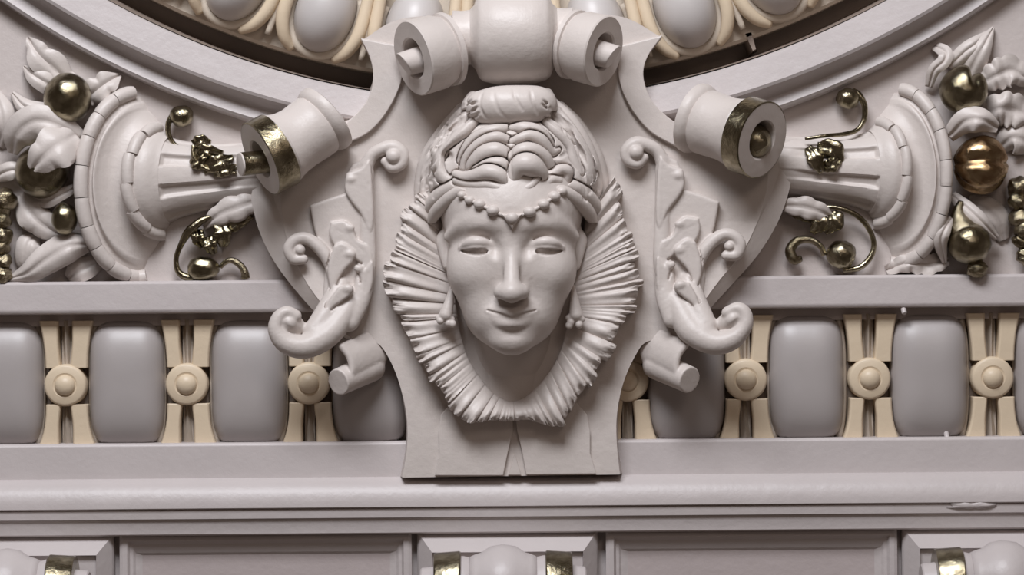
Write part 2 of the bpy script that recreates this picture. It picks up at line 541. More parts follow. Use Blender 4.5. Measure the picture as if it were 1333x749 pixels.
def egg_moulding(label, u0, u1, eggs, darts, anchor):
    t = thing('egg_and_dart_moulding', label, 'moulding', (anchor, 576, 0), 10)
    P = level(10)
    V, F = prism([([(u0, 403), (u1, 403), (u1, 576), (u0, 576)], -50), ([(u0, 403), (u1, 403), (u1, 576), (u0, 576)], -16)])
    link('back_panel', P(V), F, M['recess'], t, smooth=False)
    for k, (cu, w) in enumerate(eggs):
        V, F = super_egg(w, 83.5, 38)
        link('egg', P(V + np.array([cu, 495.5, -12])), F, M['egg'], t, smooth=True)
        # raised border running round the egg
    for cu in darts:
        parts = [strap(cu, sd, tp) for sd in (-1, 1) for tp in (True, False)]
        dt = link('dart', P(np.vstack([(cu - 5, 413, -18), (cu + 5, 413, -18), (cu + 5, 576, -18), (cu - 5, 576, -18), (cu - 6.5, 413, -8), (cu, 413, 6), (cu + 6.5, 413, -8), (cu + 2, 495, -8), (cu - 2, 495, -8), (cu + 6.5, 576, -8), (cu, 576, 4), (cu - 6.5, 576, -8)])),
                  [(4, 5, 8), (5, 7, 8), (5, 6, 7), (8, 7, 9), (8, 9, 10), (8, 10, 11), (0, 1, 6, 5, 4), (2, 3, 11, 10, 9), (1, 2, 9, 7, 6), (3, 0, 4, 8, 11), (0, 3, 2, 1)], M['rib'], t, smooth=False)
        for v, f in parts: link('strap', P(v), f, M['cream'], dt, smooth=False, bevel=1.0)
        V, F = lathe((cu, 497, -18), (cu, 497, 20), [(0, 27.5), (28, 27.5), (31, 26), (32, 24), (33, 16), (32, 14.5)], 40)
        link('disc', P(V), F, M['cream'], dt, smooth=True, angle=0.7)
        V, F = ball((cu, 497, 13), (13.5, 13.5, 10))
        link('button', P(V), F, M['cream'], dt)
        for sd in (-1, 1):      # stone-coloured rib between strap and egg
            pts = [(cu + sd * (33 + 6 * abs(q)**3), 495.5 + 82 * q, -8, 5) for q in np.linspace(-1, 1, 7)]
            v, f = tube(pts, 16, 8); link('rib', P(v), f, M['rib'], dt)

egg_moulding('band of grey eggs and cream rosette darts left of the woman\'s head', -130, 545,
             [(-152 + 0, 49), (5, 49.5), (163, 49.5), (322, 49.5), (480, 50)], [-74, 84, 242, 401], 200)
egg_moulding('band of grey eggs and cream rosette darts right of the woman\'s head', 788, 1460,
             [(893, 51), (1050, 49.5), (1210, 51), (1370, 49.5)], [816, 970, 1131, 1291, 1450], 1130)

# curved egg moulding inside the oval
t = thing('curved_egg_moulding', 'curved band of pale eggs and cream leaves at the top edge, inside the oval frame', 'moulding', (658, 60, 0), 20)
P = level(20)
ring('back_panel', [(640, -40), (834, -40), (838, -44), (838, -90), (640, -90)], M['rib_light'], d0=20, parent=t, t0=-0.75, t1=0.75)
STEP = 0.154
def local_ring(th0, pts):
    """pts rows (along, out, d): along the arc, out = radius"""
    p = np.asarray(pts, float); th = th0 + p[:, 0] / 800.0
    u, v = ring_pt(th, p[:, 1], 40.0); return np.stack([u, v, p[:, 2]], -1)
for k in range(-4, 5):
    th = k * STEP + 0.003
    V, F = ball((0, 775, -34), (41, 57, 52))
    link('egg', P(local_ring(th, V)), F, M['egg_light'], t)
    pts = [(47 * math.sin(a), 772 + 63 * math.cos(a), -32, 7) for a in np.linspace(-1.9, 1.9, 15)]
    v, f = tube(pts, 36, 8)
    link('rib', P(local_ring(th, v)), f, M['rib_light'], t)
    if k < 4:
        th2 = th + STEP / 2
        v, f = tube([(0, 715, -22, 5), (0, 780, -20, 6), (0, 828, -24, 4)], 14, 8)
        lf = link('dart', P(local_ring(th2, v)), f, M['rib_light'], t)
        for sd in (-1, 1):
            v, f = tube([(sd * 8, 690, -20, 9), (sd * 8, 750, -16, 9), (sd * 10, 795, -16, 9), (sd * 20, 822, -22, 8), (sd * 34, 836, -32, 5)], 24, 10)
            link('leaf_strap', P(local_ring(th2, v)), f, M['cream'], lf)

# small stay bridging the hollow, right side
V, F = prism([([(966, 42), (984, 38), (990, 62), (978, 70)], -95), ([(970, 44), (978, 42), (984, 64), (980, 66)], -40)])
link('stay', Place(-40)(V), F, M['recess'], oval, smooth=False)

# ================================================================== brackets of the frieze
def bracket(cu, ru, label):
    t = thing('console_bracket', label, 'bracket', (cu, 745, 0), 40, 'console brackets of the frieze')
    P = level(40)
    o = lambda a: [(cu - a, 690 + 0), (cu + a, 690), (cu + a, 900), (cu - a, 900)]
    def q(a, top): return [(cu - a, top), (cu + a, top), (cu + a, 900), (cu - a, 900)]
    V, F = prism([(q(118, 692), -10), (q(118, 692), 34), (q(116, 694), 38), (q(98, 717), 60), (q(97, 718), 54)])
    link('block', P(V), F, M['trim'], t, smooth=False)
    Q = level(115)
    AX = lambda a: (ru + a, 765, 112)
    V, F = lathe(AX(-46), AX(46), [(0, 30), (3, 40), (10, 43), (17, 45), (29, 53), (46, 56), (63, 53), (75, 45), (82, 43), (89, 40), (92, 30)], 56)
    link('roller', Q(V), F, M['trim'], t)
    for sd in (-1, 1):
        V, F = lathe(AX(sd * 44), AX(sd * 114), [(0, 30), (0, 39), (8, 41), (12, 41)], 48); link('collar', Q(V), F, M['trim'], t, angle=0.6)
        V, F = lathe(AX(sd * 55), AX(sd * 114), [(0, 30), (0, 46), (2, 47.5), (33, 45.5), (35, 44), (35, 26)], 56)
        link('gold_band', Q(V), F, M['gold'], t, label='gilded band round the roller', angle=0.6)
        V, F = lathe(AX(sd * 88), AX(sd * 114), [(0, 26), (0, 28), (18, 26), (20, 24)], 40); link('end_cap', Q(V), F, M['trim'], t, angle=0.6)
    V, F = prism([([(ru - 80, 738), (ru + 80, 738), (ru + 86, 900), (ru - 86, 900)], 30), ([(ru - 76, 746), (ru + 76, 746), (ru + 82, 900), (ru - 82, 900)], 104)])
    link('neck', Q(V), F, M['trim'], t, smooth=False)
bracket(27, 5, 'white bracket with gilded roller bands cut off at the lower left corner')
bracket(658, 652, 'white bracket with gilded roller bands directly below the carved head')
bracket(1290, 1304, 'white bracket with gilded roller bands at the lower right corner')

# a careless filler patch smeared over the torus, lower right
V = []; nu = 24
rs = np.random.RandomState(9); wob = 1 + 0.25 * rs.randn(nu)
for q, dd in ((1.0, 36), (0.95, 56), (0.6, 58.5), (0.2, 59)):
    for k in range(nu):
        a = 2 * math.pi * k / nu
        V.append((1268 + 28 * q * wob[k] * math.cos(a), 659 + 6 * q * wob[k] * math.sin(a), dd - max(0, 8 * q * math.sin(a)) * .6))
F = grid_faces(4, nu, close_m=True) + [tuple(range(nu)), tuple(range(3 * nu, 4 * nu))]
link('filler_patch', Place(50)(V), F, M['trim'], torus)

# two little white bird-wire pegs on the right-hand mouldings
for (u, v, d, tx) in ((1175, 404, 30, 'tiny white peg hanging under the right-hand ledge above the grey eggs'), (1233, 569, 18, 'tiny white peg at the foot of the grey eggs on the right')):
    V, F = lathe((u, v - 5, d - 8), (u + 1, v + 5, d + 2), [(0, 3.5), (12, 3.5), (13.5, 2.5)], 12)
    tag(link('peg', Place(20)(V), F, M['trim'], angle=0.6), tx, 'peg', 'little white pegs')

# ================================================================== the cartouche behind the head
cart = thing('scrolled_cartouche', 'large pale plaster scrolled cartouche with gilded volutes behind the carved head', 'cartouche', (667, 620, 0), 50)
PC = Place(55)
base_front = [
 (600,20,600,20),(520,25,520,25),(468,50,472,52),(480,75,483,77),(484,100,487,102),(474,122,482,128),(450,140,465,155),
 (425,152,445,172),(390,175,400,190),(345,215,375,225),(326,250,366,252),(329,275,367,275),(336,300,371,300),(349,328,379,326),
 (364,352,389,348),(386,380,403,373),(411,408,423,400),(432,430,440,425),(462,448,464,444),(490,449,491,447),(505,468,507,468),
 (518,500,520,500),(526,540,529,540),(527,580,530,580),(519,622,524,622),
 (812,618,807,618),(806,580,803,580),(806,540,803,540),(813,500,811,500),(828,465,826,465),(843,447,842,445),(875,446,873,442),
 (905,428,898,422),(922,405,912,398),(952,372,936,365),(985,335,965,330),(1008,300,982,298),(1022,270,992,272),(1032,235,998,245),
 (1035,205,1000,220),(1030,180,990,200),(985,165,960,185),(920,160,905,185),(885,150,872,172),(860,135,848,150),(848,118,840,125),
 (838,98,834,100),(844,72,840,74),(864,46,860,48),(810,22,810,22),(735,18,735,18)]
bf = np.array(base_front, float)
def dense(P, k=5):
    """round the outline, keeping near-coincident corners"""
    n = len(P); out = []
    D0 = np.roll(P, 1, 0)[:, :2] - P[:, :2]; D1 = np.roll(P, -1, 0)[:, :2] - P[:, :2]
    co = (D0 * D1).sum(1) / (np.linalg.norm(D0, axis=1) * np.linalg.norm(D1, axis=1))
    hard = co > -0.35
    Q = np.vstack([P[-1:], P, P[:2]])
    for i in range(n):
        a, b, c, d = Q[i], Q[i + 1], Q[i + 2], Q[i + 3]
        if hard[i]: a = 2 * b - c
        if hard[(i + 1) % n]: d = 2 * c - b
        for f in np.arange(k) / k:
            out.append(0.5 * (2 * b + (c - a) * f + (2 * a - 5 * b + 4 * c - d) * f**2 + (3 * b - a - 3 * c + d) * f**3))
    return np.array(out)
bd = dense(bf)
V, F = prism([(bd[:, :2], 1), (bd[:, :2], 20), (bd[:, :2] * .06 + bd[:, 2:] * .94, 53), (bd[:, 2:] , 55)])
link('back_plate', PC(V), F, M['plaster'], cart, smooth=True, angle=0.3)

# wings: tilted plates with a broad chamfer along the outer edge
for nm, rows, inner in (('l', bf[8:18], [(472,420),(486,340),(474,262),(440,205)]), ('r', bf[32:44], [(884,205),(862,262),(850,340),(864,420)])):
    bo = np.vstack([rows[:, :2], inner]); fo = np.vstack([rows[:, 2:], inner])
    both = dense(np.hstack([bo, fo]), 4)
    bo, fo = both[:, :2], both[:, 2:]
    tilt = lambda q: 48 + (q[:, 1] - 230) * 0.12
    V, F = prism([(bo, 1), (bo, tilt(bo) - 16), (bo * .05 + fo * .95, tilt(fo) - 1.5), (fo, tilt(fo))])
    link('wing', PC(V), F, M['plaster'], cart, smooth=True, angle=0.3)

# raised straps that sweep from the top roller to the side volutes
def strap_poly(outer, inner):
    return np.vstack([spline(outer, 26), spline(inner[::-1], 26)])
for nm, outer, inner in (('left', [(470,50),(482,75),(486,100),(481,126),(465,148),(442,168)], [(522,60),(525,95),(516,125),(498,155),(476,176),(446,190)]),
                         ('right', [(862,46),(843,73),(837,98),(845,126),(861,146),(886,166)], [(806,60),(804,95),(812,125),(828,152),(850,175),(884,194)])):
    pl = strap_poly(outer, inner)
    ctr = pl.mean(0)
    V, F = prism([(pl, 40), (pl, 60), (pl + (ctr - pl) * 0.02, 64)])
    link('upper_strap', PC(V), F, M['plaster'], cart, smooth=False, bevel=1.0)

# foot of the cartouche: two curtain-like panels parted over a dart
for pl in ([(588,524),(574,540),(571,562),(572,590),(566,619),(655,619),(661,590),(668,560),(667,535)],
           [(671,535),(673,560),(680,590),(685,618),(776,617),(768,590),(768,562),(764,540),(750,524)]):
    pl = np.array(pl, float)
    V, F = prism([(pl, 50), (pl, 59), (pl, 61)])
    link('apron_panel', PC(V), F, M['plaster'], cart, smooth=False, bevel=1.0)
V, F = prism([([(670,590),(679,619),(661,619)], 50), ([(670,592),(678,618),(662,618)], 59)])
link('apron_dart', PC(V), F, M['plaster'], cart, smooth=False)

# small curled feet under the wings
def curl(A, sgn):
    A = np.array(A, float); dv = np.array([sgn * 40, -18, -46.0])
    lo = np.minimum(A, A + dv) + np.array([-34, -66, -40]); hi = np.maximum(A, A + dv) + np.array([34, 34, 34])
    c = Clay(lo, hi, 1.5)
    c.chain([(*A, 17.5), (*(A + dv), 19)], smooth=False)
    for s_ in np.linspace(0, 1, 28):        # the band that rolls up into the curl
        o = A + dv * s_
        c.chain([(o[0] + sgn * 13, o[1] - 2, o[2], 4.5), (o[0] + sgn * 18, o[1] - 16, o[2], 4.5), (o[0] + sgn * 15, o[1] - 32, o[2], 4.5), (o[0] + sgn * 5, o[1] - 46, o[2], 4.5)], 1.5)
    c.cut(A, (-sgn * 0.62, 0.25, 0.74))
    V, F = c.mesh(); link('curled_foot', PC(V), F, M['plaster'], cart)
curl((442, 497, 88), 1)
curl((896, 494, 88), -1)

# acanthus scrolls: stem, top curl, side curl, rolled foot and overlapping lobes
def scroll(mir, du=0, dv=0, foot=(0, 0)):
    lo, hi = (348, 178, 30), (540, 480, 122)
    c = Clay(lo, hi, 1.5)
    leafbody = [(404,268),(430,258),(450,252),(450,232),(459,215),(476,206),(487,225),(487,300),(490,345),(484,385),(462,425),(430,440),(420,400),(424,345),(410,300)]
    c.slab(leafbody, 36, 62, 3, rnd=4)
    c.chain([(458, 395, 66, 14), (432, 432, 82, 17), (402, 450, 92, 16), (377, 446, 96, 14), (364, 430, 98, 11), (366, 414, 98, 9), (377, 406, 97, 8), (388, 411, 95, 8)], 6)
    c.chain([(385, 424, 84, 14), (380, 420, 96, 11)], 3)
    c.chain([(444, 372, 62, 12), (428, 405, 74, 15), (412, 430, 84, 14)], 6)
    # rolled foot: hollow of the roll
    c.chain([(374, 423, 108, 3.0), (384, 431, 107, 3.5), (398, 433, 106, 3), (412, 424, 100, 2)], 4, 'sub')
    # top curl
    c.chain([(476, 240, 56, 9), (477, 222, 57, 9), (484, 204, 58, 8.5), (497, 195, 60, 8.5), (513, 192, 61, 9), (525, 201, 62, 8), (523, 214, 62, 7.5), (511, 219, 61, 7), (502, 211, 61, 6)], 4)
    c.ell((513, 204, 66), (10, 10, 9), 2)
    # side curl with its stem
    c.chain([(436, 410, 70, 8), (437, 370, 66, 8), (430, 342, 66, 8.5), (416, 322, 66, 8.5), (400, 311, 66, 8), (386, 313, 66, 8), (378, 324, 66, 8), (383, 337, 66, 7.5), (396, 338, 66, 6.5)], 2.5)
    c.ell((392, 326, 68), (7, 7, 7), 2)
    c.chain([(478, 244, 60, 9), (479, 300, 61, 10), (478, 345, 63, 12), (471, 386, 67, 13), (455, 418, 74, 14)], 2, flat=0.7)
    # overlapping leaf lobes, each with a hooked tip
    def lobe(poly, top, tip):
        pl = spline(np.vstack([poly, poly[:1]]), len(poly) * 4)[:-1]
        ctr = pl.mean(0)
        c.chain([(u, v, top - 3, 2.3 if u < 472 else 0.2) for u, v in np.vstack([pl, pl[:1]])], 1, 'sub', smooth=False)
        c.slab(pl, 45, top, 0.6, rnd=3.5)
        c.ell((tip[0], tip[1], top - 2), (6, 4.5, 4), 4)
    lobe([(436,320),(448,316),(463,328),(461,340),(450,352),(441,366),(434,384),(428,352)], 75, (457, 331))
    lobe([(432,290),(450,288),(461,300),(466,312),(482,322),(486,346),(470,342),(454,330),(438,322),(430,306)], 71, (457, 297))
    lobe([(452,226),(470,220),(482,210),(486,249),(487,289),(482,304),(471,280),(458,263),(450,247)], 69, (458, 234))
    lobe([(464,345),(474,352),(486,340),(486,372),(474,400),(466,408),(472,378),(469,358)], 74, (468, 350))
    lobe([(443,374),(458,371),(461,381),(448,392),(434,402),(424,418),(418,428),(428,396)], 88, (455, 376))
    for vein in ([(480, 240, 70, 1), (478, 268, 71, 1.5), (480, 292, 70, 1)], [(440, 300, 72, 1), (455, 308, 73, 1.5), (474, 328, 72, 1)], [(446, 328, 76, 1), (444, 348, 77, 1.5), (437, 370, 76, 1)], [(480, 356, 75, 1), (476, 380, 76, 1.5)]):
        c.chain(vein, 2, 'sub')
    V, F = c.mesh()
    V[:, 2] += 8
    if mir: V = mirror_pts(V, 667, 0)
    V[:, 0] += du; V[:, 1] += dv
    w = np.clip((V[:, 1] - 360) / 80, 0, 1)[:, None]
    V[:, :2] += w * np.array(foot)
    link('acanthus_scroll', PC(V), F, M['plaster'], cart)
scroll(False)
scroll(True, 6, -5, (-14, 0))

# side volutes: tapering rolls with a gilded edge
def volute(A, B, dirA, rim, gold_w, core, hole):
    A = np.array(A, float); B = np.array(B, float); dA = np.array(dirA, float); dA /= np.linalg.norm(dA)
    Lg = np.linalg.norm(B - A)
    P = Place((A[2] + B[2]) / 2)
    g = gold_w
    V, F = bent(A, B, dA, [(g, rim * .6), (g, rim * .93), (g + 3, rim * .95), (g + 9, rim * .90), (g + 18, rim * .85), (g + (Lg - g) * .4, rim * .82), (g + (Lg - g) * .65, rim * .84),
                           (Lg - 16, rim * .84), (Lg - 14, rim * .81), (Lg - 11, rim * .88), (Lg - 5, rim * .93), (Lg + 2, rim * .92), (Lg + 4, rim * .85), (Lg + 5, rim * .5)])
    vol = link('volute', P(V), F, M['plaster'], cart, angle=0.7)
    V, F = bent(A, B, dA, [(0, rim * .965), (1, rim), (g - 1, rim * 1.0), (g, rim * .98), (g, rim * .7)])
    link('gold_rim', P(V), F[:-2], M['gold'], vol, label='gilded rim of the volute', angle=0.7)
    V, F = bent(A, B, dA, [(0.2, rim * .965), (0, rim * .9), (0, rim * hole), (2, rim * (hole - .04)), (g, rim * (hole - .08)), (g, 0.01)])
    link('end_face', P(V), F[:-2], M['plaster'], vol, angle=0.7)
    off = np.array(core['off'], float)
    c0 = A - dA * 26 + off; c1 = A + dA * core['out'] + off; Lc = np.linalg.norm(c1 - c0)
    V, F = lathe(c0, c1, [(f * Lc, r) for f, r in core['prof']], 32)
    link('core', P(V), F, M['gold'], vol, label='gilded core of the volute', angle=0.7)
    if core.get('cap'):
        V, F = lathe(c1 - dA * 0.5, c1 + dA * 3, [(0, core['cap'] - 4), (0, core['cap']), (2, core['cap'] - .5), (2.6, core['cap'] - 3)], 32)
        link('core_cap', P(V), F, M['plaster'], vol, angle=0.7)
volute((340, 208, 110), (424, 152, 74), (-0.90, 0.12, 0.40), 51, 30, {'off': (0, 4, 0), 'out': 26, 'prof': [(0, 15), (.97, 15.5), (1, 14)], 'cap': 15.2}, .52)
volute((990, 184, 116), (906, 152, 54), (0.62, 0.16, 0.76), 51, 30, {'off': (4, 4, 0), 'out': 4, 'prof': [(0, 24), (.3, 23), (.6, 19), (.8, 12), (.95, 4), (1, 0.01)]}, .53)

# baluster-shaped roller across the top
rl = thing('top_roller', 'pale plaster baluster roller with hollow scroll ends above the head', 'roller', (667, 50, 60), 110)
PR2 = Place(110)
V, F = lathe((588, 48, 92), (748, 44, 92), [(0, 28), (2, 36), (14, 35), (24, 36), (30, 42), (34, 53), (40, 58), (60, 63), (82, 64), (104, 63), (122, 58), (128, 53), (132, 42), (138, 36), (148, 35), (158, 36), (160, 28)], 72)
link('barrel', PR2(V), F, M['plaster'], rl, angle=0.6)
for A, B, core in (((538, 77, 122), (592, 60, 92), 0), ((786, 68, 122), (737, 54, 92), 1)):
    A = np.array(A, float); B = np.array(B, float); Lg = np.linalg.norm(B - A); ax = (A - B) / Lg
    r = 50 if not core else 47
    V, F = lathe(A, B, [(22, 0.0), (22, r * .46), (2, r * .52), (0, r * .56), (0, r * .97), (2, r), (Lg * .55, r * .98), (Lg * .72, r * .9), (Lg * .74, r * .97), (Lg * .84, r * .98), (Lg * .87, r * .84), (Lg, r * .7)], 64)
    dr = link('drum', PR2(V), F, M['plaster'], rl, angle=0.6)
    c0 = A - ax * 24 + np.array([0, 4, 0]); c1 = A + ax * 28 + np.array([0, 4, 0])
    c = Clay(np.minimum(c0, c1) - 24, np.maximum(c0, c1) + 24, 1.25)
    c.chain([(*c0, 18), (*c1, 15)], smooth=False)
    n = np.array([-1 if not core else 1, 0.75, 0.3]); c.cut(A + ax * 17, n)
    V, F = c.mesh(); link('core', PR2(V), F, M['plaster'], dr)

# ================================================================== the carved head
head = thing('carved_head', "pale plaster head of a woman with lowered eyes, pearl headband and pleated collar", 'sculpture', (667, 560, 55), 110)
PH = Place(110)
X0 = 666.0
def sym(c, *p, **k):
    pass
fc = Clay((560, 180, 40), (772, 545, 205), 1.25)
def E(x, y, z, r, k=0, op='add', rot=0, both=False):
    fc.ell((X0 + x, y, z), r, k, op, rot)
    if both: fc.ell((X0 - x, y, z), r, k, op, -rot)
def C(pts, k=0, op='add', both=False, **kw):
    P = np.array(pts, float); P[:, 0] += X0; fc.chain(P, k, op, **kw)
    if both:
        Q = np.array(pts, float); Q[:, 0] = X0 - Q[:, 0]; fc.chain(Q, k, op, **kw)
# skull, face, jaw
E(0, 262, 78, (96, 80, 86))
E(0, 328, 86, (83, 112, 76), 22)
E(0, 424, 116, (42, 36, 38), 30)
E(50, 354, 116, (31, 34, 35), 22, both=True)
E(36, 398, 108, (25, 38, 34), 20, both=True)
E(0, 442, 140, (24, 18, 16), 18)
E(0, 282, 126, (62, 34, 36), 24)          # forehead
# neck and breast
C([(0, 400, 56, 52), (0, 470, 2, 64), (0, 535, -20, 80)], 8, smooth=False)
# eye sockets
E(44, 313, 172, (33, 16, 25), 9, 'sub', 0.12, both=True)
E(21, 322, 172, (10.5, 18, 20), 7, 'sub', both=True)
# brow edge
C([(10, 312, 150, 5), (24, 299, 151, 6), (44, 291, 148, 7), (66, 295, 135, 5.5), (82, 308, 116, 5)], 14, both=True)
# nose
C([(0, 304, 150, 10), (0, 326, 154, 9.5), (0, 346, 162, 9.5), (0, 364, 171, 10.5), (0, 379, 176, 12)], 7)
E(0, 382, 178, (15, 11.5, 12), 9)
E(15, 380, 166, (8, 9, 11), 10, both=True, rot=-0.35)
E(9, 394, 172, (6, 4, 8), 3, 'sub', both=True, rot=0.35)
C([(25.5, 366, 158, .8), (27, 378, 156, 1.2), (26, 387, 154, 1.0)], 5, 'sub', both=True)
# muzzle and lips
E(0, 412, 137, (34, 22, 22), 14)
C([(0, 396, 164, 3.0), (0, 403, 166, 2.4)], 5, 'sub')
C([(29, 404, 147, 3), (17, 404.5, 156, 5), (6, 405.5, 162.5, 6), (0, 407.5, 163, 6), (-6, 405.5, 162.5, 6), (-17, 404.5, 156, 5), (-29, 404, 147, 3)], 6)
C([(-22, 412, 150, 4), (-12, 419, 155.5, 7), (0, 422, 158, 8), (12, 419, 155.5, 7), (22, 412, 150, 4)], 6)
C([(-31, 404, 151, 0.8), (-20, 407.5, 160, 1.9), (-8, 411.5, 167, 2.1), (0, 414.5, 168, 2.2), (8, 411.5, 167, 2.1), (20, 407.5, 160, 1.9), (31, 404, 151, 0.8)], 1.8, 'sub')
E(0, 433.5, 168, (21, 5, 9), 9, 'sub')
# eyes: ball, heavy upper lid, thin lower lid
E(43.5, 322, 131, (23, 16, 18.5), 3, both=True)
for sx in (1, -1):
    q = [(X0 + sx * x, y, z, r) for x, y, z, r in ((22, 324, 142, 3.2), (30, 318, 149, 5.6), (42, 315.5, 152, 7.6), (54, 317, 149, 6.5), (65, 323, 138, 3.4))]
    fc.chain(q, 4)
    q = [(X0 + sx * x, y, z, r) for x, y, z, r in ((23, 325, 143, 2.0), (32, 322.5, 151.5, 2.8), (43, 322, 155, 3.0), (54, 323, 151.5, 2.8), (65, 326, 139.5, 2.0))]
    fc.chain(q, 1.5)
    q = [(X0 + sx * x, y, z, r) for x, y, z, r in ((25, 330, 142, 1.6), (34, 333.5, 146, 2.2), (44, 334.5, 147, 2.4), (54, 333, 144, 2.2), (63, 329, 138, 1.6))]
    fc.chain(q, 2.5)
    q = [(X0 + sx * x, y, z, r) for x, y, z, r in ((22, 321, 146, .8), (31, 311, 151, 1.3), (43, 308, 152, 1.4), (56, 310, 149, 1.3), (67, 319, 139, .8))]
    fc.chain(q, 3, 'sub')
    # ear
    fc.chain([(X0 + sx * x, y, z, r) for x, y, z, r in ((24, 327.5, 148, 2.6), (33, 329, 152, 3.2), (44, 329.6, 153.5, 4.0), (54, 328.8, 150, 3.3), (64, 327, 140, 1.6))], 1.5, 'sub')
    fc.chain([(X0 + sx * 86, 300, 84, 6), (X0 + sx * 92, 312, 82, 7), (X0 + sx * 89, 330, 82, 6), (X0 + sx * 84, 346, 84, 6)], 4)
front = fc.front
beads = []
for (u, v, r) in ((602, 255, 5.5), (612, 262, 6), (625, 267.5, 7), (642, 276, 7.5), (689, 277.5, 7.5), (707, 267.5, 7.2), (721, 257, 7.2), (731, 250, 6)):
    beads.append((u, v, front(u, v), r))
pend = (666, 285, front(666, 285))
chainpts = [(u, v, d + 1, 2.4) for u, v, d, r in beads[:4]] + [(655, 282, front(655, 282) + 1, 2.4), (666, 285, pend[2] + 1, 2.4), (677, 282, front(677, 282) + 1, 2.4)] + [(u, v, d + 1, 2.4) for u, v, d, r in beads[4:]]
V, F = fc.mesh()
link('face', PH(V), F, M['plaster'], head)

# ---- hair
hr = Clay((536, 98, 40), (800, 290, 190), 1.05)
hr.ell((666, 205, 78), (92, 66, 74))
hr.ell((666, 160, 70), (74, 50, 50), 14)
hr.ell((590, 228, 84), (36, 42, 42), 12); hr.ell((744, 226, 84), (38, 44, 42), 12)
# clear the forehead
hr.ell((666, 296, 150), (72, 46, 90), 4, 'sub')
hr.ell((666, 334, 80), (96, 66, 120), 4, 'sub')
def strand(pts, k=2.0, flat=1.0):
    hr.chain([(a, b, c + 0.8, r + 1.7) for a, b, c, r in pts], 1.5, 'sub', n=len(pts) * 6)
    hr.chain(pts, k, n=len(pts) * 6, flat=flat)
# topknot roll
strand([(628, 140, 118, 22), (650, 138, 124, 25), (680, 137, 124, 25), (700, 136, 118, 23), (708, 138, 112, 18)], 3)
strand([(616, 128, 100, 10), (611, 140, 104, 11), (617, 153, 110, 9), (632, 162, 116, 6), (650, 166, 120, 3)], 2)
strand([(712, 122, 104, 8), (716, 134, 106, 9), (712, 150, 110, 8), (708, 164, 110, 6)], 2)
for g in ([(642, 118, 142, 1.6), (644, 134, 150, 2), (652, 150, 148, 2), (666, 163, 140, 1.6)], [(628, 120, 136, 1.5), (624, 138, 142, 2), (632, 156, 138, 1.6)],
          [(668, 116, 142, 1), (671, 130, 150, 1.6), (680, 146, 149, 1.4)], [(690, 116, 140, 1), (693, 134, 147, 1.5), (700, 152, 140, 1.4)]):
    hr.chain(g, 3, 'sub')
# side sweeps from the knot down to the temples
for a in ([(612, 136, 92, 8), (592, 160, 92, 10), (572, 190, 88, 11), (559, 222, 82, 11), (554, 250, 76, 9), (560, 268, 74, 6)],
          [(606, 152, 104, 8), (588, 176, 106, 9), (572, 204, 102, 10), (566, 232, 98, 10), (572, 254, 94, 8), (584, 262, 96, 5)],
          [(600, 140, 78, 8), (580, 166, 74, 10), (558, 200, 66, 11), (548, 232, 60, 10), (546, 262, 56, 7), (556, 280, 56, 5)],
          [(618, 158, 118, 7), (602, 172, 120, 9), (584, 184, 116, 9), (573, 194, 112, 9), (569, 212, 112, 10), (578, 230, 114, 10), (594, 240, 118, 9), (606, 246, 124, 6)],
          [(720, 134, 92, 8), (742, 156, 92, 10), (760, 186, 88, 11), (772, 218, 82, 11), (776, 246, 76, 9), (768, 268, 74, 6)],
          [(724, 148, 104, 9), (740, 168, 108, 10), (754, 192, 106, 11), (764, 218, 102, 11), (762, 240, 100, 9), (746, 252, 104, 7), (732, 256, 108, 5)],
          [(730, 138, 78, 8), (752, 162, 74, 10), (774, 198, 66, 11), (784, 230, 60, 10), (785, 258, 56, 7), (778, 276, 56, 5)],
          [(712, 160, 118, 7), (726, 172, 118, 9), (742, 190, 114, 9), (746, 208, 114, 9), (752, 224, 112, 9)]):
    strand(a, 2)
# the hollow of the left curl and of the right one
hr.ell((582, 203, 124), (8, 7, 14), 3, 'sub', 0.3)
hr.chain([(722, 206, 134, 3), (732, 204, 132, 4), (738, 200, 128, 3)], 2, 'sub')
# hair drawn back over the temples
for a in ([(622, 246, 142, 4), (608, 247, 138, 7), (594, 253, 128, 9), (580, 263, 114, 10), (567, 276, 98, 9), (560, 290, 86, 5)],
          [(604, 238, 126, 6), (588, 244, 118, 9), (570, 256, 102, 10), (556, 272, 84, 8), (552, 288, 72, 5)],
          [(714, 248, 142, 4), (727, 248, 137, 7), (741, 254, 127, 9), (755, 264, 113, 10), (767, 277, 98, 9), (774, 291, 86, 5)],
          [(732, 238, 126, 6), (748, 244, 118, 9), (765, 256, 102, 10), (779, 272, 84, 8), (784, 288, 72, 5)]):
    strand(a, 2)
# waved front, left of the parting
for a in ([(661, 168, 134, 5), (648, 170, 138, 7), (632, 174, 136, 8), (616, 184, 130, 8), (606, 198, 126, 7), (600, 210, 122, 5)],
          [(661, 184, 142, 6), (648, 180, 145, 7), (632, 184, 142, 7), (618, 194, 137, 7), (608, 208, 130, 7), (604, 222, 126, 6)],
          [(660, 204, 149, 9), (646, 198, 151, 11), (630, 202, 147, 11), (617, 214, 139, 9), (612, 224, 135, 6)],
          [(660, 220, 153, 8), (650, 214, 155, 8), (636, 216, 152, 8), (620, 224, 144, 7)],
          [(659, 240, 154, 7), (650, 230, 157, 10), (636, 226, 155, 11), (620, 230, 148, 9), (606, 232, 138, 8), (594, 228, 128, 6)],
          [(661, 246, 154, 4.5), (650, 246, 156, 6), (636, 242, 154, 6), (622, 242, 148, 6), (606, 240, 138, 6), (594, 236, 128, 5)]):
    strand(a, 1.6)
